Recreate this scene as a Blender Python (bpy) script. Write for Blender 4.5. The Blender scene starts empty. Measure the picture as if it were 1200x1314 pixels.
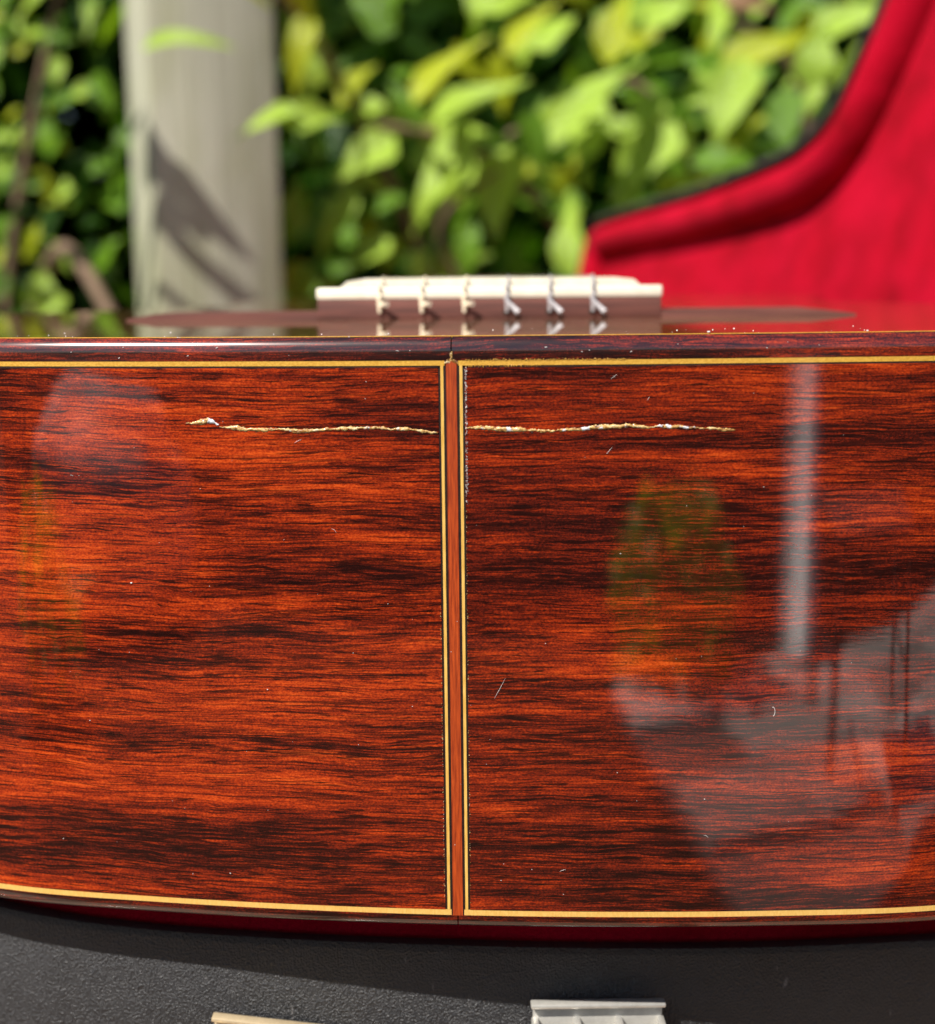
import bpy, bmesh, math, random
import numpy as np
from mathutils import Vector, Matrix, Euler
R = math.radians
rnd = random.Random(7)
scene = bpy.context.scene
COL = scene.collection

# ------------------------------------------------------------------ camera, sky, sun, exposure
ZC = 0.959                                   # camera height above the lawn
cam_d = bpy.data.cameras.new('camera'); cam = bpy.data.objects.new('camera', cam_d); COL.objects.link(cam)
cam.matrix_world = Matrix.Translation((0, 0, ZC)) @ (Euler((R(90 - 9.57), 0, 0)).to_matrix().to_4x4()) @ Matrix.Rotation(R(-0.6), 4, 'Z')
cam_d.lens = 48.93; cam_d.sensor_width = 36; cam_d.sensor_fit = 'AUTO'
cam_d.clip_start = 0.01; cam_d.clip_end = 500
cam_d.dof.use_dof = True; cam_d.dof.focus_distance = 0.268; cam_d.dof.aperture_fstop = 11.2
cam_d.dof.aperture_blades = 0
scene.camera = cam

SUN_AZ = Vector((-0.70, -0.715, 0)).normalized(); SUN_EL = R(50)
SUN = Vector((SUN_AZ.x * math.cos(SUN_EL), SUN_AZ.y * math.cos(SUN_EL), math.sin(SUN_EL)))
w = bpy.data.worlds.new('World'); scene.world = w; w.use_nodes = True
nt = w.node_tree; bg = nt.nodes['Background']
sky = nt.nodes.new('ShaderNodeTexSky'); sky.sky_type = 'NISHITA'; sky.sun_disc = False
sky.sun_elevation = SUN_EL; sky.sun_rotation = math.atan2(SUN_AZ.x, SUN_AZ.y)
nt.links.new(sky.outputs[0], bg.inputs[0]); bg.inputs[1].default_value = 0.055
sd = bpy.data.lights.new('sun', 'SUN'); sd.energy = 5.0; sd.angle = R(0.53); sd.color = (1, 0.95, 0.87)
so = bpy.data.objects.new('sun', sd); COL.objects.link(so)
so.rotation_euler = (-SUN).to_track_quat('-Z', 'Y').to_euler(); so.location = SUN * 20
scene.view_settings.view_transform = 'Standard'; scene.view_settings.look = 'None'
scene.view_settings.exposure = 0.75; scene.view_settings.gamma = 1; scene.view_settings.use_curve_mapping = False

# ------------------------------------------------------------------ material helpers
class NT:
    def __init__(s, name):
        s.m = bpy.data.materials.new(name); s.m.use_nodes = True; s.t = s.m.node_tree
        s.b = s.t.nodes['Principled BSDF']; s.out = s.t.nodes['Material Output']
        s.tc = s.t.nodes.new('ShaderNodeTexCoord'); s.obj = s.tc.outputs['Object']
    def n(s, t, **k):
        n = s.t.nodes.new(t)
        for a, v in k.items(): setattr(n, a, v)
        return n
    def l(s, a, b):
        if hasattr(a, 'links') or hasattr(a, 'is_linked'): s.t.links.new(a, b)
        else: b.default_value = a
        return b
    def math(s, op, a, b=0.0, c=None, clamp=False):
        n = s.n('ShaderNodeMath', operation=op, use_clamp=clamp); s.l(a, n.inputs[0]); s.l(b, n.inputs[1])
        if c is not None: s.l(c, n.inputs[2])
        return n.outputs[0]
    def scale(s, v, xyz):
        n = s.n('ShaderNodeMapping'); s.l(v, n.inputs['Vector']); n.inputs['Scale'].default_value = xyz; return n.outputs[0]
    def noise(s, v, sc=1.0, det=3.0, rough=0.55, dist=0.0):
        n = s.n('ShaderNodeTexNoise'); s.l(v, n.inputs['Vector']); n.inputs['Scale'].default_value = sc
        n.inputs['Detail'].default_value = det; n.inputs['Roughness'].default_value = rough; n.inputs['Distortion'].default_value = dist
        return n.outputs[0]
    def ramp(s, f, stops, interp='LINEAR'):
        n = s.n('ShaderNodeValToRGB'); s.l(f, n.inputs[0]); e = n.color_ramp.elements; n.color_ramp.interpolation = interp
        while len(e) < len(stops): e.new(0.5)
        for el, (p, c) in zip(e, stops):
            el.position = p; el.color = (c[0], c[1], c[2], 1) if not isinstance(c, (int, float)) else (c, c, c, 1)
        return n.outputs[0]
    def mix(s, f, a, b, mode='MIX'):
        n = s.n('ShaderNodeMix', data_type='RGBA', blend_type=mode); s.l(f, n.inputs[0])
        for v, i in ((a, 6), (b, 7)):
            if isinstance(v, tuple): v = (*v[:3], 1)
            s.l(v, n.inputs[i])
        return n.outputs[2]
    def bump(s, h, st=0.3, d=0.001):
        n = s.n('ShaderNodeBump'); s.l(h, n.inputs['Height']); n.inputs['Strength'].default_value = st; n.inputs['Distance'].default_value = d
        s.l(n.outputs[0], s.b.inputs['Normal']); return n.outputs[0]
    def set(s, **k):
        for a, v in k.items():
            i = s.b.inputs[a.replace('_', ' ')]
            if isinstance(v, tuple): v = (*v[:3], 1)
            s.l(v, i)
        return s

def rosewood(name, seed, bright, coat=1.0, vertical=False, contrast=1.0, gain=1.0, coat_r=.035):
    k = NT(name)
    mp = k.n('ShaderNodeMapping'); k.l(k.obj, mp.inputs[0]); mp.inputs['Location'].default_value = (seed * 1.37, seed * 0.71, seed * 0.377)
    if vertical: mp.inputs['Rotation'].default_value = (0, R(90), 0)
    v = mp.outputs[0]
    sx = k.n('ShaderNodeSeparateXYZ'); k.l(v, sx.inputs[0]); x, y, z = sx.outputs
    wv = k.noise(k.scale(v, (1, .2, 1.6)), 13, 2)                   # slow wander of the grain
    wf = k.noise(k.scale(v, (1, .2, 3)), 75, 2)
    z1 = k.math('ADD', z, k.math('ADD', k.math('MULTIPLY', k.math('SUBTRACT', wv, .5), .0050), k.math('MULTIPLY', k.math('SUBTRACT', wf, .5), .0009)))
    def vec(ax, az, o=0.0):
        c = k.n('ShaderNodeCombineXYZ'); k.l(k.math('MULTIPLY', x, ax), c.inputs[0]); k.l(k.math('MULTIPLY_ADD', y, ax, o), c.inputs[1]); k.l(k.math('MULTIPLY', z1, az), c.inputs[2]); return c.outputs[0]
    A = k.noise(vec(10, 130), 1, 4, .6)
    B = k.noise(vec(30, 640, 3.1), 1, 4, .6)
    z2 = k.math('ADD', z1, k.math('MULTIPLY', k.math('SUBTRACT', k.noise(k.scale(v, (1, .3, 4)), 190, 2), .5), .0008))
    def vec2(ax, az, o=0.0):
        c = k.n('ShaderNodeCombineXYZ'); k.l(k.math('MULTIPLY', x, ax), c.inputs[0]); k.l(k.math('MULTIPLY_ADD', y, ax, o), c.inputs[1]); k.l(k.math('MULTIPLY', z2, az), c.inputs[2]); return c.outputs[0]
    C = k.noise(vec2(115, 2300, 7.7), 1, 4, .6)
    E = k.noise(vec2(130, 2700, 1.7), 1, 2, .6)
    Fk = k.noise(vec(2200, 3600), 1, 2, .6)
    L = k.noise(k.scale(v, (1, 1, 1.8)), 20, 2, .5)
    t = k.math('ADD', k.math('MULTIPLY', k.math('SUBTRACT', A, .5), 0.62 * contrast), k.math('MULTIPLY', k.math('SUBTRACT', B, .5), .85 * contrast))
    t = k.math('ADD', t, k.math('MULTIPLY', k.math('SUBTRACT', L, .5), .50))
    t = k.math('ADD', t, k.math('MULTIPLY', k.math('SUBTRACT', E, .5), .75))
    t = k.math('ADD', t, k.math('MULTIPLY', k.math('SUBTRACT', Fk, .5), .75))
    t = k.math('ADD', t, .5 + bright)
    g = gain
    col = k.ramp(t, [(.12, (.017 * g, .0028 * g, .0020 * g)), (.32, (.070 * g, .0072 * g, .0034 * g)), (.50, (.170 * g, .0140 * g, .0036 * g)), (.68, (.37 * g, .034 * g, .0046 * g)), (.90, (.60 * g, .080 * g, .010 * g))])
    # fine near-black pore lines, crowding together inside the darker figure
    dens = k.math('MULTIPLY', k.math('SUBTRACT', .56, A), .40)
    pm = k.ramp(k.math('ADD', C, k.math('ADD', dens, k.math('MULTIPLY', k.math('SUBTRACT', L, .5), -.20))), [(.555, 0.0), (.625, 1.0)])
    col = k.mix(k.math('MULTIPLY', pm, .88), col, (.009, .0021, .0016))
    C2 = k.noise(vec(55, 3100, 21.0), 1, 3, .5)
    pm3 = k.ramp(k.math('ADD', C2, k.math('MULTIPLY', dens, .6)), [(.54, 0.0), (.60, 1.0)])
    col = k.mix(k.math('MULTIPLY', pm3, .72), col, (.014, .0028, .0020))
    D2 = k.noise(vec2(75, 1150, 12.3), 1, 5, .68)
    pm2 = k.ramp(k.math('ADD', D2, k.math('MULTIPLY', dens, .8)), [(.605, 0.0), (.655, 1.0)])
    col = k.mix(k.math('MULTIPLY', pm2, .62), col, (.009, .0021, .0016))
    k.l(col, k.b.inputs['Base Color'])
    k.set(Roughness=.5, Specular_IOR_Level=.06, Coat_Weight=coat, Coat_Roughness=coat_r, Coat_IOR=1.85)
    bn = k.n('ShaderNodeBump'); k.l(C, bn.inputs['Height']); bn.inputs['Strength'].default_value = .12; bn.inputs['Distance'].default_value = .0002
    k.l(bn.outputs[0], k.b.inputs['Normal'])
    b2 = k.n('ShaderNodeBump'); k.l(k.noise(vec(60, 420), 1, 3), b2.inputs['Height']); b2.inputs['Strength'].default_value = .10; b2.inputs['Distance'].default_value = .00006
    k.l(b2.outputs[0], k.b.inputs['Coat Normal'])
    return k.m

def lac(name, c1, c2, sc=(300, 300, 2500), rough=.35, coat=.8, bump=.1):
    k = NT(name); n = k.noise(k.scale(k.obj, sc), 1, 3, .6)
    k.l(k.mix(k.ramp(n, [(.32, 0.), (.68, 1.)]), c1, c2), k.b.inputs['Base Color'])
    k.set(Roughness=rough, Coat_Weight=coat, Coat_Roughness=.05); k.bump(n, bump, .0002); return k.m

M = {}
M['side_left'] = rosewood('rosewood_left', 1.3, .028)
M['side_right'] = rosewood('rosewood_right', 4.1, -.075, contrast=.95)
M['binding'] = rosewood('rosewood_binding', 2.2, -.14, contrast=.8, coat_r=.14)
M['graft'] = None
M['graft'] = lac('graft_wood', (.20, .022, .004), (.46, .066, .009), (2600, 2600, 160), .4, .8, .1)
M['bridge'] = lac('bridge_rosewood', (.070, .022, .016), (.15, .048, .034), (40, 900, 900), .75, 0)
M['yellow'] = lac('yellow_purfling', (.48, .24, .022), (.66, .37, .055), (2200, 2200, 2600), .45, .6, .3)
M['yellow_v'] = lac('yellow_purfling_upright', (.58, .31, .05), (.76, .48, .13), (2500, 2500, 250), .4, .8, .25)
M['yellow_low'] = lac('yellow_purfling_low', (.60, .34, .075), (.70, .43, .12), (3000, 3000, 900), .45, .6, .15)
M['black_line'] = lac('black_purfling', (.008, .005, .004), (.03, .012, .008), (800, 800, 800), .4, .8)
M['cedar'] = lac('cedar_top', (.17, .065, .020), (.24, .10, .032), (900, 6, 6), .3, 1.0, .0)
M['cedar'].node_tree.nodes['Principled BSDF'].inputs['Coat Roughness'].default_value = .008
M['cedar'].node_tree.nodes['Principled BSDF'].inputs['Coat IOR'].default_value = 1.7
M['bone'] = lac('bone', (.72, .66, .52), (.80, .75, .62), (200, 200, 200), .35, .4)
M['nylon'] = lac('nylon', (.72, .62, .45), (.80, .70, .52), (400, 400, 400), .3, .4)
M['wound'] = lac('silver_wound', (.34, .32, .33), (.48, .46, .47), (3000, 3000, 3000), .35, .1)
M['wound'].node_tree.nodes['Principled BSDF'].inputs['Metallic'].default_value = .15
M['ebony'] = lac('ebony', (.012, .010, .009), (.03, .024, .02), (60, 60, 900), .4, .3)
M['cedar_neck'] = lac('neck_wood', (.17, .07, .035), (.26, .11, .05), (300, 12, 300), .4, .6)
M['fret'] = lac('fret_metal', (.6, .58, .52), (.7, .68, .6), (100, 100, 100), .25, 0)
M['fret'].node_tree.nodes['Principled BSDF'].inputs['Metallic'].default_value = 1.0
M['dark_hole'] = lac('inside_dark', (.02, .012, .008), (.03, .02, .012), (20, 20, 20), .9, 0)  # shade inside the holes, put into the colour of closed discs

def crack_mat():
    k = NT('glue_and_splinter'); n = k.noise(k.scale(k.obj, (700, 700, 1800)), 1, 4, .7); n2 = k.noise(k.obj, 420, 3, .6)
    c = k.ramp(n, [(.33, (.05, .014, .005)), (.43, (.30, .12, .02)), (.52, (.60, .38, .11)), (.70, (.80, .68, .46))])
    c = k.mix(k.ramp(n2, [(.58, 0.), (.64, 1.)]), c, (.62, .64, .68))
    k.l(c, k.b.inputs['Base Color']); k.set(Roughness=.3, Coat_Weight=.5); k.bump(n, .8, .0004); return k.m
M['crack'] = crack_mat()
M['chip'] = lac('chipped_lacquer', (.10, .05, .035), (.78, .72, .68), (2600, 2600, 2600), .4, .3, .6)
M['dust'] = lac('dust', (.6, .55, .52), (.8, .77, .75), (500, 500, 500), .8, 0)

def plush():
    k = NT('red_plush'); n = k.noise(k.obj, 26, 4, .6); n2 = k.noise(k.obj, 900, 2, .6); n3 = k.noise(k.scale(k.obj, (1, 1, 2.5)), 9, 3, .6)
    c = k.mix(k.ramp(n, [(.3, 0.), (.7, 1.)]), (.22, .0005, .006), (.40, .0010, .014))
    c = k.mix(k.ramp(n3, [(.42, 0.), (.70, .75)]), c, (.45, .0020, .022))
    k.l(c, k.b.inputs['Base Color'])
    k.set(Roughness=.9, Specular_IOR_Level=.08, Sheen_Weight=.07, Sheen_Roughness=.4, Sheen_Tint=(.9, .05, .12))
    k.bump(k.math('ADD', n2, k.math('MULTIPLY', n, 2.)), .5, .002); return k.m
M['plush'] = plush()

def tolex():
    k = NT('black_tolex')
    v1 = k.n('ShaderNodeTexVoronoi'); k.l(k.scale(k.obj, (2600, 2600, 2200)), v1.inputs['Vector']); v1.inputs['Scale'].default_value = 1
    n = k.noise(k.scale(k.obj, (3400, 3400, 420)), 1, 3, .6); n2 = k.noise(k.obj, 180, 3, .6)
    h = k.math('ADD', k.math('MULTIPLY', v1.outputs[0], .6), k.math('ADD', k.math('MULTIPLY', n, .8), k.math('MULTIPLY', n2, .2)))
    k.l(k.mix(n2, (.010, .0105, .0125), (.030, .031, .035)), k.b.inputs['Base Color'])
    lint = k.ramp(k.noise(k.scale(k.obj, (700, 700, 180)), 1, 2, .5), [(.72, 0.), (.79, .8)])
    base = k.b.inputs['Base Color'].links[0].from_socket
    k.l(k.mix(k.math('MULTIPLY', lint, .5), base, (.3, .28, .27)), k.b.inputs['Base Color'])
    k.set(Roughness=.42, Specular_IOR_Level=.6); k.bump(h, .9, .0008); return k.m
M['tolex'] = tolex()

def metal(name, c, rough):
    k = NT(name); n = k.noise(k.obj, 350, 4, .65)
    k.l(k.mix(k.ramp(n, [(.35, 0.), (.7, 1.)]), c, tuple(a * .72 for a in c)), k.b.inputs['Base Color'])
    k.l(k.ramp(n, [(.3, rough), (.7, rough + .18)]), k.b.inputs['Roughness']); k.set(Metallic=.55); k.bump(n, .15, .0003); return k.m
M['latch_grey'] = metal('dull_nickel', (.62, .60, .55), .30)
M['latch'] = metal('tarnished_plate', (.76, .60, .38), .36)

def leaf_mat(name, c, tr, yellow, sp=.4):
    k = NT(name); n = k.noise(k.obj, 40, 3, .6)
    sx = k.n('ShaderNodeSeparateXYZ'); k.l(k.obj, sx.inputs[0])
    ax = k.math('ABSOLUTE', sx.outputs[0])
    c2 = tuple(a * .75 for a in c)
    col = k.mix(k.ramp(n, [(.3, 0.), (.7, 1.)]), c2, c)
    rib = k.ramp(ax, [(0.0, 1.), (.02, 0.)])                # pale midrib
    col = k.mix(k.math('MULTIPLY', rib, .35), col, tuple(min(1, a * 1.8 + .03) for a in c))
    k.l(col, k.b.inputs['Base Color']); k.set(Roughness=.33, Specular_IOR_Level=sp); k.bump(n, .3, .03)
    t = k.n('ShaderNodeBsdfTranslucent'); t.inputs[0].default_value = (*yellow, 1)
    mx = k.n('ShaderNodeMixShader'); mx.inputs[0].default_value = tr
    k.l(k.b.outputs[0], mx.inputs[1]); k.l(t.outputs[0], mx.inputs[2]); k.l(mx.outputs[0], k.out.inputs[0])
    return k.m
LM = {
    'pale': leaf_mat('leaf_pale', (.38, .56, .06), .3, (.48, .66, .025)),
    'mid': leaf_mat('leaf_mid', (.13, .27, .014), .35, (.26, .46, .012), .35),
    'yellow': leaf_mat('leaf_yellow', (.42, .48, .014), .35, (.55, .60, .012)),
    'deep': leaf_mat('leaf_deep_shade', (.016, .050, .003), .3, (.06, .17, .003), .12),  # shade of the hedge depth is put into this darker leaf colour
    'brown': leaf_mat('leaf_brown', (.30, .17, .09), .15, (.3, .15, .06)),
}

def bark(name, a, b):
    k = NT(name); n = k.noise(k.scale(k.obj, (90, 90, 20)), 1, 4, .6); k.l(k.mix(n, a, b), k.b.inputs['Base Color'])
    k.set(Roughness=.85); k.bump(n, .6, .004); return k.m
M['bark'] = bark('twig_bark', (.10, .06, .035), (.24, .16, .10))

def weathered():
    k = NT('weathered_timber')
    n = k.noise(k.scale(k.obj, (70, 70, 2.5)), 1, 5, .6, .4); n2 = k.noise(k.scale(k.obj, (1, 1, .4)), 9, 3); n3 = k.noise(k.scale(k.obj, (320, 320, 9)), 1, 3)
    c = k.ramp(n, [(.30, (.24, .235, .17)), (.5, (.37, .365, .28)), (.72, (.48, .47, .375))])
    c = k.mix(k.ramp(n2, [(.42, 0.), (.66, .8)]), c, (.27, .275, .15))
    c = k.mix(k.ramp(n3, [(.62, 0.), (.72, .5)]), c, (.12, .11, .085))
    k.l(c, k.b.inputs['Base Color']); k.set(Roughness=.85); k.bump(k.math('ADD', n, n3), .5, .003); return k.m
M['timber'] = weathered()

def grass_mat():
    k = NT('lawn_grass'); n = k.noise(k.obj, 3, 4); n2 = k.noise(k.obj, 90, 3)
    k.l(k.mix(k.math('MULTIPLY', k.math('ADD', n, n2), .5), (.009, .011, .006), (.018, .022, .010)), k.b.inputs['Base Color'])
    k.set(Roughness=.9, Specular_IOR_Level=.1); k.bump(n2, .8, .03); return k.m
M['grass'] = grass_mat()
M['slab'] = lac('paving_stone', (.52, .48, .45), (.64, .60, .56), (14, 14, 14), .85, 0, .3)
M['slab_dark'] = lac('paving_stone_dark', (.24, .21, .19), (.34, .31, .28), (14, 14, 14), .85, 0, .3)
M['slab_mid'] = lac('paving_stone_mid', (.38, .34, .31), (.50, .46, .42), (14, 14, 14), .85, 0, .3)
M['box_grey'] = lac('box_grey', (.38, .37, .36), (.52, .51, .50), (9, 9, 9), .9, 0)
M['chair_paint'] = lac('chair_paint', (.02, .02, .02), (.035, .03, .03), (50, 50, 50), .6, 0)
M['joint'] = lac('paving_bed', (.10, .09, .08), (.14, .12, .1), (40, 40, 40), .9, 0, .3)
M['brickwork'] = lac('dark_brick', (.055, .028, .02), (.09, .042, .03), (6, 6, 16), .9, 0, .2)
M['white_paint'] = lac('white_paint', (.78, .78, .78), (.82, .82, .82), (5, 5, 5), .35, .2, .02)
M['white_gloss'] = lac('white_gloss', (.80, .80, .80), (.83, .83, .83), (5, 5, 5), .28, .5, .02)
M['white_gloss'].node_tree.nodes['Principled BSDF'].inputs['Coat Roughness'].default_value = .25
M['tabletop'] = lac('table_boards', (.20, .12, .07), (.30, .19, .11), (6, 90, 90), .6, .1, .2)

# ------------------------------------------------------------------ object helpers
def mesh_obj(name, verts, faces, mat, parent=None, smooth=True, autos=None):
    me = bpy.data.meshes.new(name); me.from_pydata([tuple(v) for v in verts], [], faces); me.validate(); me.update()
    if smooth:
        me.polygons.foreach_set('use_smooth', [True] * len(me.polygons))
        if autos is not None: me.set_sharp_from_angle(angle=R(autos))
    if mat: me.materials.append(mat)
    o = bpy.data.objects.new(name, me); COL.objects.link(o)
    if parent: o.parent = parent
    return o
def empty(name, loc, label, cat, rz=0, group=None):
    o = bpy.data.objects.new(name, None); COL.objects.link(o); o.location = loc; o.rotation_euler = (0, 0, rz); o.empty_display_size = .05
    tag(o, label, cat, group); return o
def tag(o, label, cat=None, group=None, kind=None):
    o['label'] = label
    if cat: o['category'] = cat
    if group: o['group'] = group
    if kind: o['kind'] = kind
    return o

class MB:
    def __init__(s): s.v = []; s.f = []
    def add(s, v, f):
        b = len(s.v); s.v += [tuple(p) for p in v]; s.f += [tuple(i + b for i in q) for q in f]; return s
    def box(s, c, d, rot=None, bev=0.0):
        bm = bmesh.new(); bmesh.ops.create_cube(bm, size=1)
        bmesh.ops.scale(bm, vec=d, verts=bm.verts)
        if bev: bmesh.ops.bevel(bm, geom=list(bm.edges), offset=bev, segments=2, affect='EDGES', profile=.5)
        if rot is not None: bmesh.ops.rotate(bm, matrix=Euler(rot).to_matrix(), verts=bm.verts)
        bmesh.ops.translate(bm, vec=c, verts=bm.verts); bm.verts.index_update()
        s.add([v.co[:] for v in bm.verts], [[v.index for v in f.verts] for f in bm.faces]); bm.free(); return s
    def tube(s, pts, rads, n=8):
        pts = [Vector(p) for p in pts]
        if not hasattr(rads, '__len__'): rads = [rads] * len(pts)
        rings = []; up = Vector((0.13, .21, .97))
        for i, p in enumerate(pts):
            t = (pts[min(i + 1, len(pts) - 1)] - pts[max(i - 1, 0)]).normalized()
            a = t.cross(up)
            if a.length < .05: a = t.cross(Vector((1, 0, 0)))
            a.normalize(); b = t.cross(a)
            rings.append([p + (a * math.cos(k * 2 * math.pi / n) + b * math.sin(k * 2 * math.pi / n)) * rads[i] for k in range(n)])
        v = [q for r in rings for q in r]; f = []
        for i in range(len(pts) - 1):
            for k in range(n): f.append((i * n + k, i * n + (k + 1) % n, (i + 1) * n + (k + 1) % n, (i + 1) * n + k))
        f.append(tuple(range(n))[::-1]); f.append(tuple((len(pts) - 1) * n + k for k in range(n)))
        return s.add(v, f)
    def build(s, name, mat, parent=None, smooth=True, autos=35): return mesh_obj(name, s.v, s.f, mat, parent, smooth, autos)

def catmull(pts, n=12, closed=False):
    P = [Vector(p) for p in pts]; out = []; N = len(P)
    for i in range(N if closed else N - 1):
        g = (lambda j: P[j % N]) if closed else (lambda j: P[min(max(j, 0), N - 1)])
        a, b, c, d = g(i - 1), g(i), g(i + 1), g(i + 2)
        for k in range(n):
            t = k / n
            out.append(.5 * ((2 * b) + (c - a) * t + (2 * a - 5 * b + 4 * c - d) * t * t + (3 * b - a - 3 * c + d) * t ** 3))
    if not closed: out.append(P[-1])
    return out

# ------------------------------------------------------------------ setting
gs = 60
lawn = mesh_obj('ground', [(-gs, -gs, 0), (gs, -gs, 0), (gs, gs, 0), (-gs, gs, 0)], [(0, 1, 2, 3)], M['grass'], smooth=False)
tag(lawn, 'flat mown lawn under the table and hedge', kind='structure')
pt = MB().box((0, 0, .015), (3.1, 1.30, .03)).build('patio', M['joint'], smooth=False); pt.location = (1.80, -2.30, 0); pt.rotation_euler = (0, 0, R(-14))  # paving out of view, guessed from the reflections it has to give
tag(pt, 'pale paved strip behind the viewer, unseen and guessed, mirrored in the varnish', kind='structure')
slab_me = []
for i in range(10):
    for j in range(4):
        if (i, j) in ((0, 1), (0, 3), (1, 3)): continue
        if len(slab_me) < 4:
            o = MB().box((0, 0, 0), (.295, .305, .04), bev=.008).build('paving_stone', (M['slab'], M['slab_dark'], M['slab'], M['slab_mid'])[len(slab_me)], pt); slab_me.append(o.data)
        else:
            o = bpy.data.objects.new('paving_stone', rnd.choice(slab_me)); COL.objects.link(o); o.parent = pt
        o.location = (-1.39 + i * .309 + rnd.uniform(-.006, .006), -.48 + j * .32, .034 + rnd.uniform(-.003, .003)); o.rotation_euler = (rnd.uniform(-.01, .01), rnd.uniform(-.01, .01), rnd.uniform(-.02, .02))
hw = MB().box((0, -3.93, .55), (9, .22, 1.1)).build('reflection_wall', M['brickwork'], smooth=False)  # unseen wall, added low and dark for its reflection
tag(hw, 'low dark brick garden wall, added unseen to be mirrored in the varnish', kind='structure')
wb = MB().tube([(0, 0, 0), (0, 0, .4), (0, 0, .9), (0, 0, 1.40)], .035, 24).build('reflection_pole', M['white_gloss'])  # made-up glossy pole whose sun glint streaks the varnish
wb.location = (.86, -2.62, .06); wb.rotation_euler = (R(57), 0, R(15.5)); tag(wb, 'white painted pole leaning on the garden wall, added for its bright streak in the varnish', 'pole')

# ---- garden table carrying the case
TZ = ZC - .139 - .10
tb = empty('garden_table', (0, .95, 0), 'brown slatted garden table under the open guitar case', 'table')
for i in range(9): MB().box((-.48 + i * .12, 0, TZ - .0145), (.112, 1.62, .025), bev=.003).build('plank', M['tabletop'], tb)
for x in (-.46, .46):
    for y in (-.72, .72): MB().box((x, y, (TZ - .03) / 2), (.06, .06, TZ - .03), bev=.003).build('leg', M['tabletop'], tb)
for y in (-.72, .72): MB().box((0, y, TZ - .06), (.86, .03, .06), bev=.003).build('rail', M['tabletop'], tb)

# ---- fence post
PA = .1366; psi = R(22)
fp = empty('fence_post', (-.327, 1.5, 0), 'weathered grey square timber fence post with leaf shadows on it', 'fence post', psi)
MB().box((PA / 2, PA / 2, 1.0), (PA, PA, 2.0), bev=.004).build('post', M['timber'], fp)
MB().box((PA / 2, PA / 2, 2.015), (PA + .03, PA + .03, .03), bev=.004).build('cap', M['timber'], fp)

# ------------------------------------------------------------------ foliage
def leaf_geo(width, curl, fold, nseg=6, cols=5, ph=0.0, bend=0.0):
    v, f = [], []
    for i in range(nseg + 1):
        t = i / nseg
        wd = width * (math.sin(math.pi * t ** .72) ** .9) * (1 - .45 * t * t) if 0 < t < 1 else 0.004
        for c in range(cols):
            u = c / (cols - 1) * 2 - 1
            z = -curl * t * t + fold * wd * abs(u) - .35 * fold * wd * u * u + (.06 * math.sin(8 * t + ph + (2 if u < 0 else 0)) * width * abs(u) * 2)
            v.append((wd * u * (1 + .10 * math.sin(11 * t + ph * 2 + u)) + bend * math.sin(math.pi * t * .5) ** 2, t, z))
    for i in range(nseg):
        for c in range(cols - 1):
            a = i * cols + c; f.append((a, a + 1, a + cols + 1, a + cols))
    return v, f
SHAPES = [(.33, .18, .55, .3, .05), (.27, .35, .7, 1.7, -.1), (.20, .28, .5, 2.9, .14), (.38, .12, .3, 4.0, .0), (.17, .5, .8, 5.1, -.15)]
LEAFME = {}
for si, (a, b, c, ph_, bd_) in enumerate(SHAPES):
    for mn, mt in LM.items():
        v, f = leaf_geo(a, b, c, 6, 5, ph_, bd_); me = bpy.data.meshes.new('leaf'); me.from_pydata(v, [], f); me.materials.append(mt)
        me.polygons.foreach_set('use_smooth', [True] * len(f)); LEAFME[si, mn] = me
def leaf_matrix(base, d, nrm, size):
    y = d.normalized(); z = (nrm - y * nrm.dot(y)).normalized(); x = y.cross(z)
    m = Matrix((x, y, z)).transposed().to_4x4(); return Matrix.Translation(base) @ m @ Matrix.Scale(size, 4)
def put_leaf(parent, base, d, nrm, size, si, mn):
    o = bpy.data.objects.new('leaf', LEAFME[si, mn]); COL.objects.link(o); o.parent = parent
    o.matrix_basis = Matrix.Translation(-parent.location) @ leaf_matrix(base, d, nrm, size); return o

sh = empty('leafy_shrub', (.30, 1.85, 0), 'bright green large leaved shrub right of the grey fence post, behind the bridge', 'shrub', group='shrubs behind the guitar')
shl = empty('leafy_shrub', (-.72, 2.0, 0), 'darker small leaved shrub left of the grey fence post', 'shrub', group='shrubs behind the guitar')
F_ = 1786.0
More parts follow.
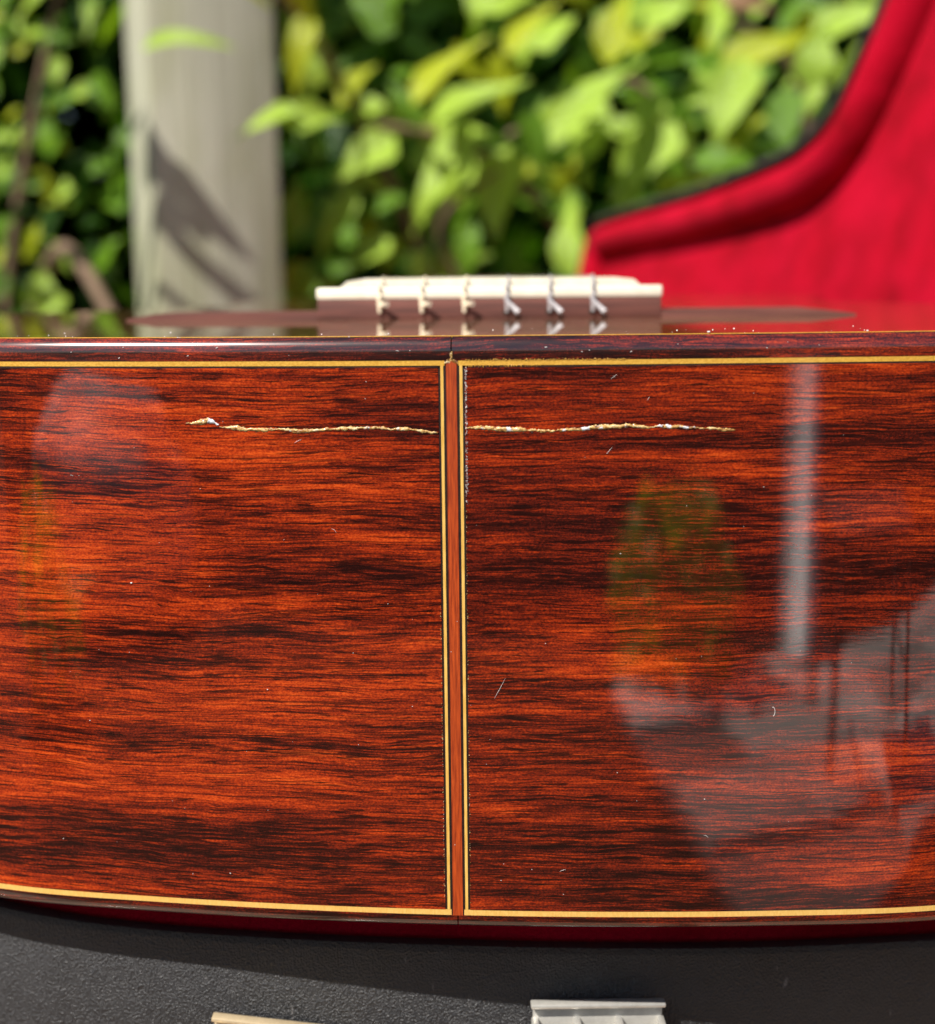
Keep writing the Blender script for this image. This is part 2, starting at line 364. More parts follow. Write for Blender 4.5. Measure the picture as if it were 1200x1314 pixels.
# centre (m right of / above the lens axis at 1.6 m), length, direction of the tip in degrees, tone, shape
KEY = [
 (-.166,.232,.055,80,'pale',3),(-.166,.256,.06,60,'pale',1),(-.185,.184,.075,5,'pale',1),(-.123,.211,.065,50,'yellow',1),
 (-.028,.234,.11,57,'yellow',2),(.067,.276,.085,62,'yellow',2),(.009,.204,.118,40,'pale',2),(.012,.161,.09,12,'pale',2),
 (-.031,.116,.128,216,'pale',1),(.041,.096,.112,258,'pale',0),(-.144,.059,.100,236,'pale',2),(-.107,.135,.08,215,'pale',0),
 (-.002,.031,.07,245,'mid',1),(-.051,.013,.045,270,'pale',3),(.114,.187,.125,52,'pale',2),(.140,.149,.07,240,'pale',3),
 (.100,.266,.06,40,'pale',3),(.217,.286,.08,30,'pale',0),(.209,.133,.098,232,'pale',0),(.298,.192,.10,250,'pale',0),
 (.329,.255,.115,36,'yellow',2),(.391,.236,.07,80,'pale',3),(.425,.286,.105,35,'pale',2),(.134,.207,.13,54,'pale',2),
 (.298,.133,.095,12,'mid',2),(.239,.107,.065,25,'yellow',2),(.123,.035,.09,95,'pale',1),(.313,.297,.07,-15,'brown',1),
 (.24,.18,.05,100,'mid',3),(.21,.235,.085,200,'mid',0),(.17,.05,.07,310,'deep',0),(.05,.30,.09,20,'pale',1),
 (-.10,.29,.075,140,'mid',0),(.27,.235,.07,150,'mid',1),(.36,.17,.075,270,'mid',0),(.38,.13,.08,200,'pale',1),
 (-.09,.08,.07,200,'mid',2),(.08,.15,.07,300,'mid',0),(-.06,.19,.06,110,'mid',1),(.17,.27,.09,75,'yellow',1)]
def key_leaf(parent, cx, cz, L, ang, tone, si, yy, tilt=0.0):
    a = R(ang); d = Vector((math.cos(a), rnd.uniform(-.35, .1), math.sin(a))).normalized()
    n = Vector((-.30 + rnd.uniform(-.4, .4), -1, .55 + rnd.uniform(-.35, .4)))
    c = Vector((cx, yy, ZC + cz)); put_leaf(parent, c - d * L * .45, d, n, L * .92, si, tone)
for (cx, cz, L, ang, tone, si) in KEY:
    yy = 1.6 + rnd.uniform(-.05, .05); key_leaf(sh, cx * yy / 1.6, cz * yy / 1.6, L * 1.05, ang, tone, si, yy)
# sprays reaching in front of the post
for (px, py, L, ang, tone, si, yy) in [(-.27,.228,.085,14,'pale',4,1.38),(-.222,.287,.075,-58,'yellow',4,1.42),(-.170,.275,.10,-85,'yellow',4,1.42),(-.158,.225,.09,262,'yellow',2,1.44),(-.195,.164,.078,176,'pale',4,1.42),(-.150,.158,.07,5,'pale',1,1.43)]:
    key_leaf(sh, px, py, L, ang, tone, si, yy)
def rand_leaf(parent, x0, x1, z0, z1, y0, y1, l0, l1, tones):
    y = rnd.uniform(y0, y1); x = rnd.uniform(x0, x1) * y / 1.6; z = rnd.uniform(z0, z1) * y / 1.6; a = rnd.gauss(R(235 if rnd.random() < .5 else 45), .7)
    d = Vector((math.cos(a), rnd.uniform(-.6, .3), math.sin(a))); n = Vector((rnd.gauss(-.3, .5), -1, rnd.gauss(.6, .5)))
    put_leaf(parent, Vector((x, y, ZC + z)), d, n, rnd.uniform(l0, l1), rnd.choice([0, 0, 1, 1, 2, 3]), rnd.choice(tones))
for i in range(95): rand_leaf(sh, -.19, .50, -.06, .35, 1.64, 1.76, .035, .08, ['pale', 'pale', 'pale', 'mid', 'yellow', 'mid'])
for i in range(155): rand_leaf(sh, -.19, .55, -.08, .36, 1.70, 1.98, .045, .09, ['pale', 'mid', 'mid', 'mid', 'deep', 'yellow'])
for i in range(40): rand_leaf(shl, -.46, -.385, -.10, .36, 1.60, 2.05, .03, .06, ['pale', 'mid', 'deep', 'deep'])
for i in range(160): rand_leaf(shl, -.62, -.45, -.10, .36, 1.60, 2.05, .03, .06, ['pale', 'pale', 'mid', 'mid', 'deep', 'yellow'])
# a twig with two leaves above the frame, whose shadow lies on the post
def above(x, z, y, k): return Vector((x, y, ZC + z)) + SUN * k
for (x, z, k_, L, a) in [(-.305, .125, .36, .085, 262), (-.275, .085, .37, .075, 280), (-.29, .05, .40, .06, 300)]:
    put_leaf(shl, above(x, z, 1.53, k_), Vector((math.cos(R(a)), .1, math.sin(R(a)))), SUN.copy(), L, 3, 'mid')
def branch(parent, pts, r0, r1):
    pp = catmull(pts, 6); q = [p - parent.location for p in pp]
    MB().tube(q, [r0 + (r1 - r0) * i / (len(q) - 1) for i in range(len(q))], 7).build('branch', M['bark'], parent)
branch(sh, [(.28, 1.95, 0), (.25, 1.9, .5), (.15, 1.75, .95), (.02, 1.66, 1.10), (-.1, 1.62, 1.13)], .016, .003)
branch(sh, [(.30, 1.95, 0), (.34, 1.85, .6), (.30, 1.72, 1.0), (.20, 1.68, 1.18), (.05, 1.66, 1.12)], .014, .003)
branch(sh, [(.35, 1.95, 0), (.45, 1.85, .7), (.42, 1.75, 1.15), (.30, 1.70, 1.26)], .014, .003)
branch(sh, [(.24, 1.97, 0), (.05, 1.85, .7), (-.10, 1.72, 1.10), (-.19, 1.5, 1.25), (-.27, 1.40, 1.26)], .012, .002)
branch(sh, [(.22, 1.9, .3), (.1, 1.75, .8), (-.03, 1.68, 1.0), (.04, 1.64, 1.08)], .008, .002)
branch(shl, [(-.72, 2.0, 0), (-.66, 1.95, .5), (-.60, 1.85, .95), (-.46, 1.72, 1.35)], .014, .004)
branch(shl, [(-.70, 2.0, 0), (-.62, 1.9, .7), (-.47, 1.62, .99), (-.37, 1.52, .90), (-.30, 1.47, .84)], .010, .006)
branch(shl, [(-.80, 2.0, .2), (-.72, 1.8, .9), (-.58, 1.6, 1.3), (-.47, 1.40, 1.36)], .010, .003)

tw = [above(-.36, .085, 1.50, .52), above(-.30, .035, 1.51, .5), above(-.24, -.015, 1.53, .5), above(-.20, -.05, 1.55, .5)]
branch(shl, [tuple(p) for p in [tw[0] + Vector((-.25, .15, -.1))] + tw], .010, .007)
branch(shl, [tuple(p + Vector((-.02, 0, -.055))) for p in tw], .006, .004)

# the deep mass of the hedge behind: leaves nobody could count
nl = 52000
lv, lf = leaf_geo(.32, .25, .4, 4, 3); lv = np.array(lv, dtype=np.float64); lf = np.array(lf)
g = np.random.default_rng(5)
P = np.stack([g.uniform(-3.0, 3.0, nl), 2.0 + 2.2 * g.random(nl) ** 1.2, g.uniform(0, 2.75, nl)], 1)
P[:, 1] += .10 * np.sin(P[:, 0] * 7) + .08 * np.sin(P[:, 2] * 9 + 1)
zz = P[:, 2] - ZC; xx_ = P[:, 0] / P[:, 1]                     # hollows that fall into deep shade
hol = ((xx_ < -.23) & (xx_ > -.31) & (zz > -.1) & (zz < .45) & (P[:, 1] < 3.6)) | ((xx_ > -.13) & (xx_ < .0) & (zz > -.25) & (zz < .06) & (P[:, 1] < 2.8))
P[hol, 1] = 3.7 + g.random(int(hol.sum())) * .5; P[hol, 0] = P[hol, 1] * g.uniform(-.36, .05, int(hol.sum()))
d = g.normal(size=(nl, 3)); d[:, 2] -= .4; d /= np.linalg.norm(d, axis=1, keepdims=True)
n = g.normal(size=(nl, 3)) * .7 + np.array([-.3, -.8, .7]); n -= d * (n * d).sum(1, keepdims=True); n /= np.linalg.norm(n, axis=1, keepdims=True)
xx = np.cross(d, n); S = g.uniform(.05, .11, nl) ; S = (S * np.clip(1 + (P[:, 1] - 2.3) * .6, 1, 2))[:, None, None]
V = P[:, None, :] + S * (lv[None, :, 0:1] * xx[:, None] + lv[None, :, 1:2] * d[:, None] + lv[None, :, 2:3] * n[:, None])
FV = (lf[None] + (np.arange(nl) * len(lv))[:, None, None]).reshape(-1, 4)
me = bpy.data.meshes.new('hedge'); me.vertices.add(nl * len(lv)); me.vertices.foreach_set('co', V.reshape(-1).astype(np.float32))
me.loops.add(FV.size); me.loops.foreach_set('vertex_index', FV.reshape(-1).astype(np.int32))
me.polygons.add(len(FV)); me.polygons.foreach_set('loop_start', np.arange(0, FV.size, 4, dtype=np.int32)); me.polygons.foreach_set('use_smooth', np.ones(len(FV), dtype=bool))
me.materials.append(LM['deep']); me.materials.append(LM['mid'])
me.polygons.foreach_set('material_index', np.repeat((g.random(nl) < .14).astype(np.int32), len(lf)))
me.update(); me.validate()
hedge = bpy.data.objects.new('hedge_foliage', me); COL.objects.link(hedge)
tag(hedge, 'dense hedge leaves behind the shrubs and post, shade put into their dark colour', 'hedge', kind='stuff')

# ------------------------------------------------------------------ guitar
GU = empty('classical_guitar', (-.0027, .256, ZC - .01066), 'red brown rosewood classical guitar, tail end facing us, with a cracked side', 'guitar', R(-4.3))
half = [(0, 0), (.03, .00067), (.06, .00269), (.09, .0062), (.115, .0135), (.14, .029), (.162, .056), (.178, .095), (.183, .135), (.176, .185), (.155, .235), (.134, .275), (.122, .31), (.124, .345), (.134, .38), (.140, .415), (.134, .45), (.112, .475), (.07, .486), (.03, .488)]
ctrl = [(-x, y, 0) for x, y in reversed(half[1:])] + [(x, y, 0) for x, y in half]
dense = catmull(ctrl, 40)
arc = [0.0]
for a, b in zip(dense, dense[1:]): arc.append(arc[-1] + (b - a).length)
i0 = min(range(len(dense)), key=lambda i: abs(dense[i].x) + (1 if dense[i].y > .1 else 0))
arc = np.array(arc); arc -= arc[i0]
DX = np.array([p.x for p in dense]); DY = np.array([p.y for p in dense])
SM = arc[-1]
def ol(s):
    e = .0008; x = np.interp(s, arc, DX); y = np.interp(s, arc, DY)
    tx = np.interp(s + e, arc, DX) - np.interp(s - e, arc, DX); ty = np.interp(s + e, arc, DY) - np.interp(s - e, arc, DY)
    l = math.hypot(tx, ty); return Vector((x, y, 0)), Vector((ty / l, -tx / l, 0))
def srange(a, b):
    out = [a]; s = a
    while s < b:
        s += .0015 if abs(s) < .12 else .006
        out.append(min(s, b))
    return out
def sweep(name, prof, a, b, mat, autos=40):
    """prof: closed list of (outward offset, height)"""
    ss = srange(a, b); v = []; f = []; m = len(prof)
    for s in ss:
        p, nrm = ol(s); v += [p + nrm * o + Vector((0, 0, z)) for o, z in prof]
    for i in range(len(ss) - 1):
        for k in range(m): f.append((i * m + k, (i + 1) * m + k, (i + 1) * m + (k + 1) % m, i * m + (k + 1) % m))
    f.append(tuple(range(m))); f.append(tuple((len(ss) - 1) * m + k for k in reversed(range(m))))
    return mesh_obj(name, v, f, mat, GU, True, autos)
def rect(o0, o1, z0, z1): return [(o1, z0), (o1, z1), (o0, z1), (o0, z0)]
IN = -.0022
ZT1, ZT2, ZT3 = -.00430, -.00525, -.0056          # binding / yellow / dark line under the top
ZB1, ZB2, ZB3 = -.1115, -.11265, -.1152            # side end / yellow / back edge
GW = .00245                                        # half the width of the end graft with its lines
# bindings (left and right halves meet over the end graft)
tb_prof = [(-.0030, 0)] + [(-.0021 * (1 - math.sin(a)), -.0027 * (1 - math.cos(a))) for a in [k * math.pi / 22 for k in range(12)]] + [(0, ZT1), (IN, ZT1), (-.0030, ZT1)]
bb_prof = [(0, ZB2), (0, -.1137), (-.0002, -.1145), (-.0007, -.11505), (-.0016, ZB3), (-.0030, ZB3), (-.0030, ZB2), (IN, ZB2)]
for a, b in ((-SM, -.00012), (.00012, SM)):
    sweep('binding', tb_prof, a, b, M['binding']); sweep('binding', bb_prof, a, b, M['binding'])
for a, b, mt in ((-SM, -GW, 'side_left'), (GW, SM, 'side_right')):
    o = sweep('side_panel', rect(IN, 0, ZT3, ZB1), a, b, M[mt])
    o['label'] = 'brighter orange red rosewood side left of the centre strip' if a < 0 else 'darker rosewood side right of the centre strip'
    e = -.0019 if a < 0 else .0019
    aa, bb = (a, -.00125) if a < 0 else (.00125, b)
    sweep('yellow_purfling', rect(IN, -.00004, ZT1, ZT2), aa, bb, M['yellow'])
    sweep('black_purfling', rect(IN, -.00010, ZT2, ZT3), a, b, M['black_line'])
    sweep('yellow_purfling', rect(IN, -.00004, ZB1, ZB2), aa, bb, M['yellow_low'])
# end graft: upright strip with black / yellow / black lines each side
def upright(name, s0, s1, z0, z1, off, mat, lean=.0004):
    v = []; 
    for z in (z0, z1):
        k = (z / -.115) * -lean * 0
        for s in (s0 + k, s1 + k):
            p, nr = ol(s); v += [p + nr * off + Vector((0, 0, z)), p + nr * IN + Vector((0, 0, z))]
    return mesh_obj(name, v, [(0, 2, 6, 4), (1, 5, 7, 3), (0, 4, 5, 1), (2, 3, 7, 6), (0, 1, 3, 2), (4, 6, 7, 5)], mat, GU, False)
upright('end_graft', -.00098, .00098, ZT1 - .0001, ZB2 - .00005, .00002, M['graft'])
for sg in (-1, 1):
    for a, b, mt, nm, z0, z1 in ((.00102, .00148, 'black_line', 'black_purfling', ZT2, ZB2), (.00148, .00203, 'yellow_v', 'yellow_purfling', ZT2, ZB1), (.00203, .00242, 'black_line', 'black_purfling', ZT3, ZB1)):
        s0, s1 = sorted((sg * a, sg * b)); upright(nm, s0, s1, z0, z1, -.00006 if 'black' in nm else -.00002, M[mt])
# crack with old glue: jagged raised thread along both sides
def crack(name, pts, w0, seed, mat, step=.00022, off=.0):
    r = random.Random(seed); xs = [p[0] for p in pts]; zs = [p[1] for p in pts]; v = []; f = []
    s = xs[0]; wob = 0; wid = 1.0
    n = 0
    while s <= xs[-1]:
        end = min(1, (s - xs[0]) / .0025, (xs[-1] - s) / .0012 + .25)
        wob = wob * .85 + r.gauss(0, .00006); wid = max(.22, min(1.7, wid * .93 + .07 + r.gauss(0, .20)))
        hw_ = w0 * .5 * wid * max(.12, end); z = np.interp(s, xs, zs) + wob
        p, nr = ol(s)
        zt = z + hw_ * r.uniform(.85, 1.15); zb = z - hw_ * r.uniform(.85, 1.15); pr = r.uniform(.00002, .00014) + off
        v += [p + nr * -.0003 + Vector((0, 0, zt)), p + nr * (.00005 + off * .4) + Vector((0, 0, zt)), p + nr * pr + Vector((0, 0, z + r.uniform(-.3, .3) * hw_)), p + nr * (.00005 + off * .4) + Vector((0, 0, zb)), p + nr * -.0003 + Vector((0, 0, zb))]
        n += 1; s += step
    for i in range(n - 1):
        for k in range(4): f.append((i * 5 + k, (i + 1) * 5 + k, (i + 1) * 5 + k + 1, i * 5 + k + 1))
    return mesh_obj(name, v, f, mat, GU, True)
T = .01066
cl1 = [(-50.5, -26.5), (-48.5, -26.7), (-47.1, -26.45), (-45.2, -26.35), (-44.0, -26.9)]
cl2 = [(-44.0, -27.05), (-43.2, -27.45), (-38.85, -27.7), (-33, -27.75), (-26.93, -27.95), (-21, -27.6), (-15.14, -27.4), (-7.87, -27.8), (-2.5, -28.2)]
cr = [(2.5, -27.4), (8.0, -27.65), (12, -27.6), (14, -28.0), (18.5, -28.0), (22.3, -27.7), (29.5, -27.3), (39.4, -27.3), (45.1, -27.65), (52.0, -28.0)]
for i, (c, w_) in enumerate(((cl1, .00062), (cl2, .00050), (cr, .00052))):
    crack('crack_gap_shade', [((x - .1) / 1000, (z - .17) / 1000 + T) for x, z in c], w_ * 1.15, 31 + i, M['black_line'], off=-.00013)  # black ribbon: crack gap with the shading under the glue drawn in
    o = crack('crack_filler', [(x / 1000, z / 1000 + T) for x, z in c], w_, 11 + i, M['crack'])
    o['label'] = ('short stray end of the crack, far left', 'jagged yellow glued crack across the left side', 'jagged yellow glued crack across the right side')[i]
# chipped lacquer along the right graft line, and glue squeezed above the joint
def chips(name, along, n, seed, mat, size):
    r = random.Random(seed); b = MB()
    for i in range(n):
        s, z = along(r.random()); p, nr = ol(s); sz = size * r.uniform(.5, 1.5)
        c = p + nr * .00004 + Vector((0, 0, z))
        q = [Vector((r.uniform(-1, 1) * sz * .6, 0, r.uniform(-1, 1) * sz)) for _ in range(4)]
        q.sort(key=lambda t: math.atan2(t.z, t.x))
        b.add([c + Vector((0, -.00012 * r.random(), 0))] + [c + t for t in q], [(0, 1, 2), (0, 2, 3), (0, 3, 4), (0, 4, 1)])
    o = b.build(name, mat, GU, False); o['kind'] = 'stuff'; return o
chips('lacquer_chips', lambda t: (.00262 + rnd.uniform(-.00014, .00022), ZT3 - .0255 * t ** 1.2), 260, 3, M['chip'], .00018)
chips('lacquer_chips', lambda t: (.0025 + rnd.uniform(-.00004, .00007), -.03 - .08 * t), 160, 4, M['crack'], .00013)
chips('lacquer_chips', lambda t: (-.00255 + rnd.uniform(-.00006, .00003), -.05 - .06 * t), 170, 5, M['crack'], .00014)
chips('glue_beads', lambda t: (.0012 * (t * 2 - 1), ZT1 + .0001 - .0006 * abs(t * 2 - 1) + rnd.uniform(-.0002, .0002)), 90, 6, M['crack'], .0002)
chips('glue_beads', lambda t: (rnd.uniform(-.0002, .0002), ZT1 + .0004 + t * .0011), 40, 8, M['crack'], .0002)
chips('glue_beads', lambda t: (.0025 + .030 * t, ZT1 + rnd.uniform(-.0001, .0002) * (1 - .5 * t)), 260, 9, M['yellow'], .00017)
chips('glue_beads', lambda t: (.0025 + .014 * t, ZT2 + rnd.uniform(-.0002, .0001)), 120, 10, M['yellow'], .00017)
# soundboard and back
def cap(name, z, off, mat, flip, zthick):
    ss = srange(-SM, SM); v = []; 
    for zz in (z, z - zthick):
        for s in ss:
            p, nr = ol(s); q = p + nr * off; v.append((q.x, q.y, zz))
    n_ = len(ss); f = [tuple(range(n_)), tuple(reversed(range(n_, 2 * n_)))] + [(i, i + n_, (i + 1) % n_ + n_, (i + 1) % n_) for i in range(n_)]
    bm = bmesh.new(); bv = [bm.verts.new(c) for c in v]
    for q in f: bm.faces.new([bv[i] for i in q])
    bmesh.ops.recalc_face_normals(bm, faces=bm.faces); me_ = bpy.data.meshes.new(name); bm.to_mesh(me_); bm.free(); me_.materials.append(mat)
    o = bpy.data.objects.new(name, me_); COL.objects.link(o); o.parent = GU; return o
cap('soundboard', 0.0, -.00302, M['cedar'], False, .0026)
sweep('white_purfling', [(-.0024, .00012), (-.0024, -.0008), (-.0030, -.0008), (-.0030, .00012)], -.135, .135, M['yellow'])
cap('back_panel', ZB3 + .0026, -.00302, M['side_right'], True, .00255)
# sound hole and rosette
def disc(name, y, r0, r1, z, mat, seg=64):
    v = []; f = []
    for k in range(seg):
        a = 2 * math.pi * k / seg
        for r_, zz in ((r0, z), (r1, z), (r1, z - .0002), (r0, z - .0002)): v.append((r_ * math.cos(a), y + r_ * math.sin(a), zz))
    for k in range(seg):
        j = (k + 1) % seg
        for q in range(4): f.append((k * 4 + q, j * 4 + q, j * 4 + (q + 1) % 4, k * 4 + (q + 1) % 4))
    return mesh_obj(name, v, f, mat, GU, False)
disc('sound_hole', .325, .0005, .0425, .0003, M['dark_hole']); disc('rosette', .325, .046, .058, .0003, M['yellow'])
# bridge
BR = mesh_obj('bridge', *(lambda b: (b.v, b.f))(MB().box((0, .1255, .00255), (.0908, .021, .0051), bev=.0002)), M['bridge'], GU, True, 35)
for sg, xt in ((-1, .0895), (1, .0838)):
    xe = .0975 if sg < 0 else .0955
    prof = [(sg * .0454, .0), (sg * .0454, .0019 if sg < 0 else .0018), (sg * xt, .0018), (sg * xe, .0004), (sg * xe, 0.0)]
    v = [(x, .1152, z) for x, z in prof] + [(x, .136, z) for x, z in prof]; m = 5
    f = [tuple(range(m)), tuple(reversed(range(m, 2 * m)))] + [(i, i + m, (i + 1) % m + m, (i + 1) % m) for i in range(m)]
    o = mesh_obj('bridge_wing', v, f, M['bridge'], BR, False)
MB().box((0, .1168, .0067), (.0914, .0038, .0031), bev=.0007).build('tie_strip', M['bone'], BR)
prof = [(-.0405, .0051), (.0405, .0051), (.0405, .0080), (.0385, .0098), (.033, .0104), (0, .0107), (-.033, .0106), (-.0385, .0098), (-.0405, .0080)]
m = len(prof); v = [(x, .1220, z) for x, z in prof] + [(x, .1245, z) for x, z in prof]
mesh_obj('saddle', v, [tuple(range(m)), tuple(reversed(range(m, 2 * m)))] + [(i, i + m, (i + 1) % m + m, (i + 1) % m) for i in range(m)], M['bone'], BR, False)
MB().box((0, .1345, .0030), (.0905, .006, .0028), bev=.0004).build('bridge_front', M['bridge'], BR)
# strings with their ties
NUT_Y = .772
for i in range(6):
    x = -.0286 + i * .01125; xn = -.0215 + i * .0086; bass = i >= 3; r = (.0003, .00036, .0004, .0003, .00036, .00042)[i] ; mt = M['wound' if bass else 'nylon']
    st = MB().tube([(x, .118, .0088), (x, .1232, .0109), (x * .99, .14, .0105), (xn, NUT_Y, .0085), (xn * .9, NUT_Y + .03, .0)], r, 6).build('string', mt, GU)
    tie = MB()
    tie.tube([(x, .1215, .0085), (x, .1185, .0088), (x, .1160, .0085), (x, .1145, .0078), (x, .1143, .0060), (x, .1143, .0040), (x, .1145, .0016)], [.0003, .0004, .0005, .0006, .0007, .0007, .0005] if not bass else [.0003, .0004, .0005, .0006, .0006, .0006, .0005], 8)
    if bass: tie.tube([(x - .0006, .1139, .0050), (x + .0008, .1135, .0036), (x + .0022, .1128, .0022), (x + .0031, .1122, .0014)], [.0004, .0006, .0007, .0008], 8)
    else: tie.tube([(x + .0002, .1138, .0036), (x + .0012, .1132, .0038), (x + .0022, .1120, .0039)], [.0004, .0006, .0008], 8)
    tie.build('tie_knot', mt, st)
    if bass: MB().tube([(x - .0004, .1152, .0016), (x - .0004, .1148, .0016)], .0008, 8).build('string_hole', M['dark_hole'], st)
# fingerboard, neck, head
def taper(name, y0, y1, w0, w1, z0, z1, mat, parent=GU, dz=0.0, bev=0):
    v = [(-w0, y0, z0), (w0, y0, z0), (w0, y0, z1), (-w0, y0, z1), (-w1, y1, z0 + dz), (w1, y1, z0 + dz), (w1, y1, z1 + dz), (-w1, y1, z1 + dz)]
    return mesh_obj(name, v, [(0, 1, 2, 3), (7, 6, 5, 4), (0, 4, 5, 1), (1, 5, 6, 2), (2, 6, 7, 3), (3, 7, 4, 0)], mat, parent, False)
fb = taper('fingerboard', .372, NUT_Y, .031, .026, .0003, .0060, M['ebony'])
for k in range(1, 18):
    y = NUT_Y - .65 * (1 - 2 ** (-k / 12)); wv = .026 + (.005) * (NUT_Y - y) / .40 - .0006
    if y > .376: MB().box((0, y, .0063), (2 * wv, .0022, .0010)).build('fret', M['fret'], fb)
MB().box((0, NUT_Y + .0022, .0040), (.052, .0044, .0072), bev=.0005).build('nut', M['bone'], GU)
nk = []
v = []; f = []; N_ = 10; ring = 9
for i in range(N_ + 1):
    t = i / N_; y = .4885 + (NUT_Y + .004 - .4885) * t; wd = .029 - .003 * t; dp_ = .024 - .003 * t + .07 * max(0, 1 - t * 7) ** 1.5
    for k in range(ring):
        a = math.pi * k / (ring - 1); v.append((-wd * math.cos(a), y, .0002 - dp_ * math.sin(a) ** .8))
for i in range(N_):
    for k in range(ring): f.append((i * ring + k, i * ring + (k + 1) % ring, (i + 1) * ring + (k + 1) % ring, (i + 1) * ring + k))
f += [tuple(range(ring)), tuple(N_ * ring + k for k in reversed(range(ring)))]
mesh_obj('neck', v, f, M['cedar_neck'], GU, True, 50)
hd = taper('headstock', NUT_Y + .0045, NUT_Y + .20, .030, .036, -.019, .0, M['cedar_neck'], dz=-.048)
for sg in (-1, 1):
    for k in range(3):
        yy = NUT_Y + .06 + k * .05; zz = -.01 - .048 * (yy - NUT_Y) / .2
        tn = MB().tube([(sg * .033, yy, zz), (sg * .046, yy, zz)], .0025, 8).build('tuner', M['fret'], hd)
        MB().box((sg * .0515, yy, zz), (.0105, .017, .007), bev=.002).build('tuner_button', M['bone'], tn)
# dust, hairs and small scratches on the varnish
db = MB(); rr = random.Random(21)
def surf(s, z, o=.0001): p, nr = ol(s); return p + nr * o + Vector((0, 0, z))
for (s, z, L, a) in [(-.0226,-.0361,.0012,-40),(.0297,-.0075,.0014,35),(.0085,-.0665,.0044,62),(-.0290,-.0192,.0016,25),(.0290,-.021,.0015,50),(.0205,-.103,.0012,20),(.048,-.096,.001,-30),(.036,-.0115,.0008,60)]:
    d_ = Vector((math.cos(R(a)), 0, math.sin(R(a)))) * L / 2
    c0 = surf(s, z); db.tube([c0 - d_, c0 + Vector((.0001, 0, .0001)), c0 + d_], [.00001, .00003, .00001], 5)
cc = [surf(.0603 + .0004 * math.cos(t), -.0712 + .0009 * math.sin(t), .00015) for t in np.linspace(-1.4, 1.9, 9)]
db.tube(cc, .00004, 5)
for i in range(70):
    c0 = surf(rr.uniform(-.085, .085), rr.uniform(-.11, -.007), .00005); s_ = rr.uniform(.00003, .00009)
    db.box(c0, (s_ * rr.uniform(1, 2.5), s_, s_))
for (s, z, s_) in [(-.0630,-.0470,.00022),(-.0365,-.0675,.00014)]: db.box(surf(s, z), (s_ * 1.6, s_, s_), bev=s_ * .3)
for i in range(40):                                     # crumbs on the top edge and soundboard
    x = rr.uniform(-.09, .09); y = x * x / 1.34 + (rr.random() ** 2) * .035; s_ = rr.uniform(.00005, .00014)
    db.box((x, y + .002, s_ * .5), (s_ * rr.uniform(1, 2.4), s_, s_))
for (x, z, s_) in [(.047, .0006, .00025), (.0755, -.0008, .0002)]: db.box((x, .004, .0004), (s_ * 2, s_, s_), bev=s_ * .3)
for i in range(16):                                       # nicks in the rounded edge
    s = rr.uniform(-.088, .088); z = rr.uniform(-.0038, -.0012); db.box(surf(s, z, .00002), (rr.uniform(.0001, .0005), .00008, rr.uniform(.00004, .00012)), rot=(0, rr.uniform(-.8, .8), 0))
o = db.build('dust_specks', M['dust'], GU, False); o['kind'] = 'stuff'

# ------------------------------------------------------------------ guitar case
HP = Vector((.122, 1.27, 0)); HD = Vector((.127, -.992, 0)).normalized(); HL = Vector((HD.y, -HD.x, 0))      # hinge line and leftward normal
def rimz(x): return ZC - .1385 - .035 * max(-.24, min(.3, x))
# tub outline seen from above, clockwise from the far hinge corner
CASE = empty('guitar_case', (0, .95, TZ), 'open black guitar case lined with red plush, lid standing up on the right', 'guitar case')
CO = CASE.location
def H(s, t=0.0): return HP + HD * s + HL * t
tub2 = [H(-.19, 0), H(-.08, -.004), H(.2, -.004), H(.5, -.004), H(.78, -.004), H(.86, 0.01), H(.925, .045), Vector((.16, .297, 0)), Vector((.084, .2775, 0)), Vector((0, .2725, 0)), Vector((-.084, .2795, 0)), Vector((-.15, .306, 0)), H(.92, .41), H(.85, .445), H(.76, .435), H(.68, .40), H(.60, .375), H(.54, .375), H(.48, .335), H(.44, .255), H(.38, .222), H(.28, .213), H(.1, .207), H(-.1, .203), H(-.183, .198), H(-.198, .17), H(-.2, .03)]
OUT = catmull([(p.x, p.y, 0) for p in tub2], 10, closed=True)
def normals2(pts):
    n_ = len(pts); out = []
    for i in range(n_):
        t = pts[(i + 1) % n_] - pts[i - 1]; v_ = Vector((t.y, -t.x, 0)); out.append(v_.normalized())
    ar = sum(pts[i].x * pts[(i + 1) % n_].y - pts[(i + 1) % n_].x * pts[i].y for i in range(n_))
    return out if ar > 0 else [-v_ for v_ in out]                # outward
ON = normals2(OUT)
def ringsweep(name, pts, nrm, prof_fn, mat, parent, capf=None, autos=45, xf=None):
    """prof_fn(i, p) -> closed profile list of (outward, z)"""
    v = []; f = []; n_ = len(pts)
    for i in range(n_):
        pr = prof_fn(i, pts[i]); m_ = len(pr)
        for o_, z_ in pr:
            q = pts[i] + nrm[i] * o_; q = Vector((q.x, q.y, z_)); v.append(xf(q) if xf else q)
    for i in range(n_):
        j = (i + 1) % n_
        for k in range(m_): f.append((i * m_ + k, j * m_ + k, j * m_ + (k + 1) % m_, i * m_ + (k + 1) % m_))
    bm = bmesh.new(); bv = [bm.verts.new(c) for c in v]
    for q in f: bm.faces.new([bv[a] for a in q])
    if capf is not None: bm.faces.new([bv[i * m_ + capf] for i in range(n_)])
    bmesh.ops.recalc_face_normals(bm, faces=bm.faces); me_ = bpy.data.meshes.new(name); bm.to_mesh(me_); bm.free()
    me_.materials.append(mat); me_.polygons.foreach_set('use_smooth', [True] * len(me_.polygons)); me_.set_sharp_from_angle(angle=R(autos))
    o = bpy.data.objects.new(name, me_); COL.objects.link(o); o.parent = parent; return o
inv = lambda q: q - CO
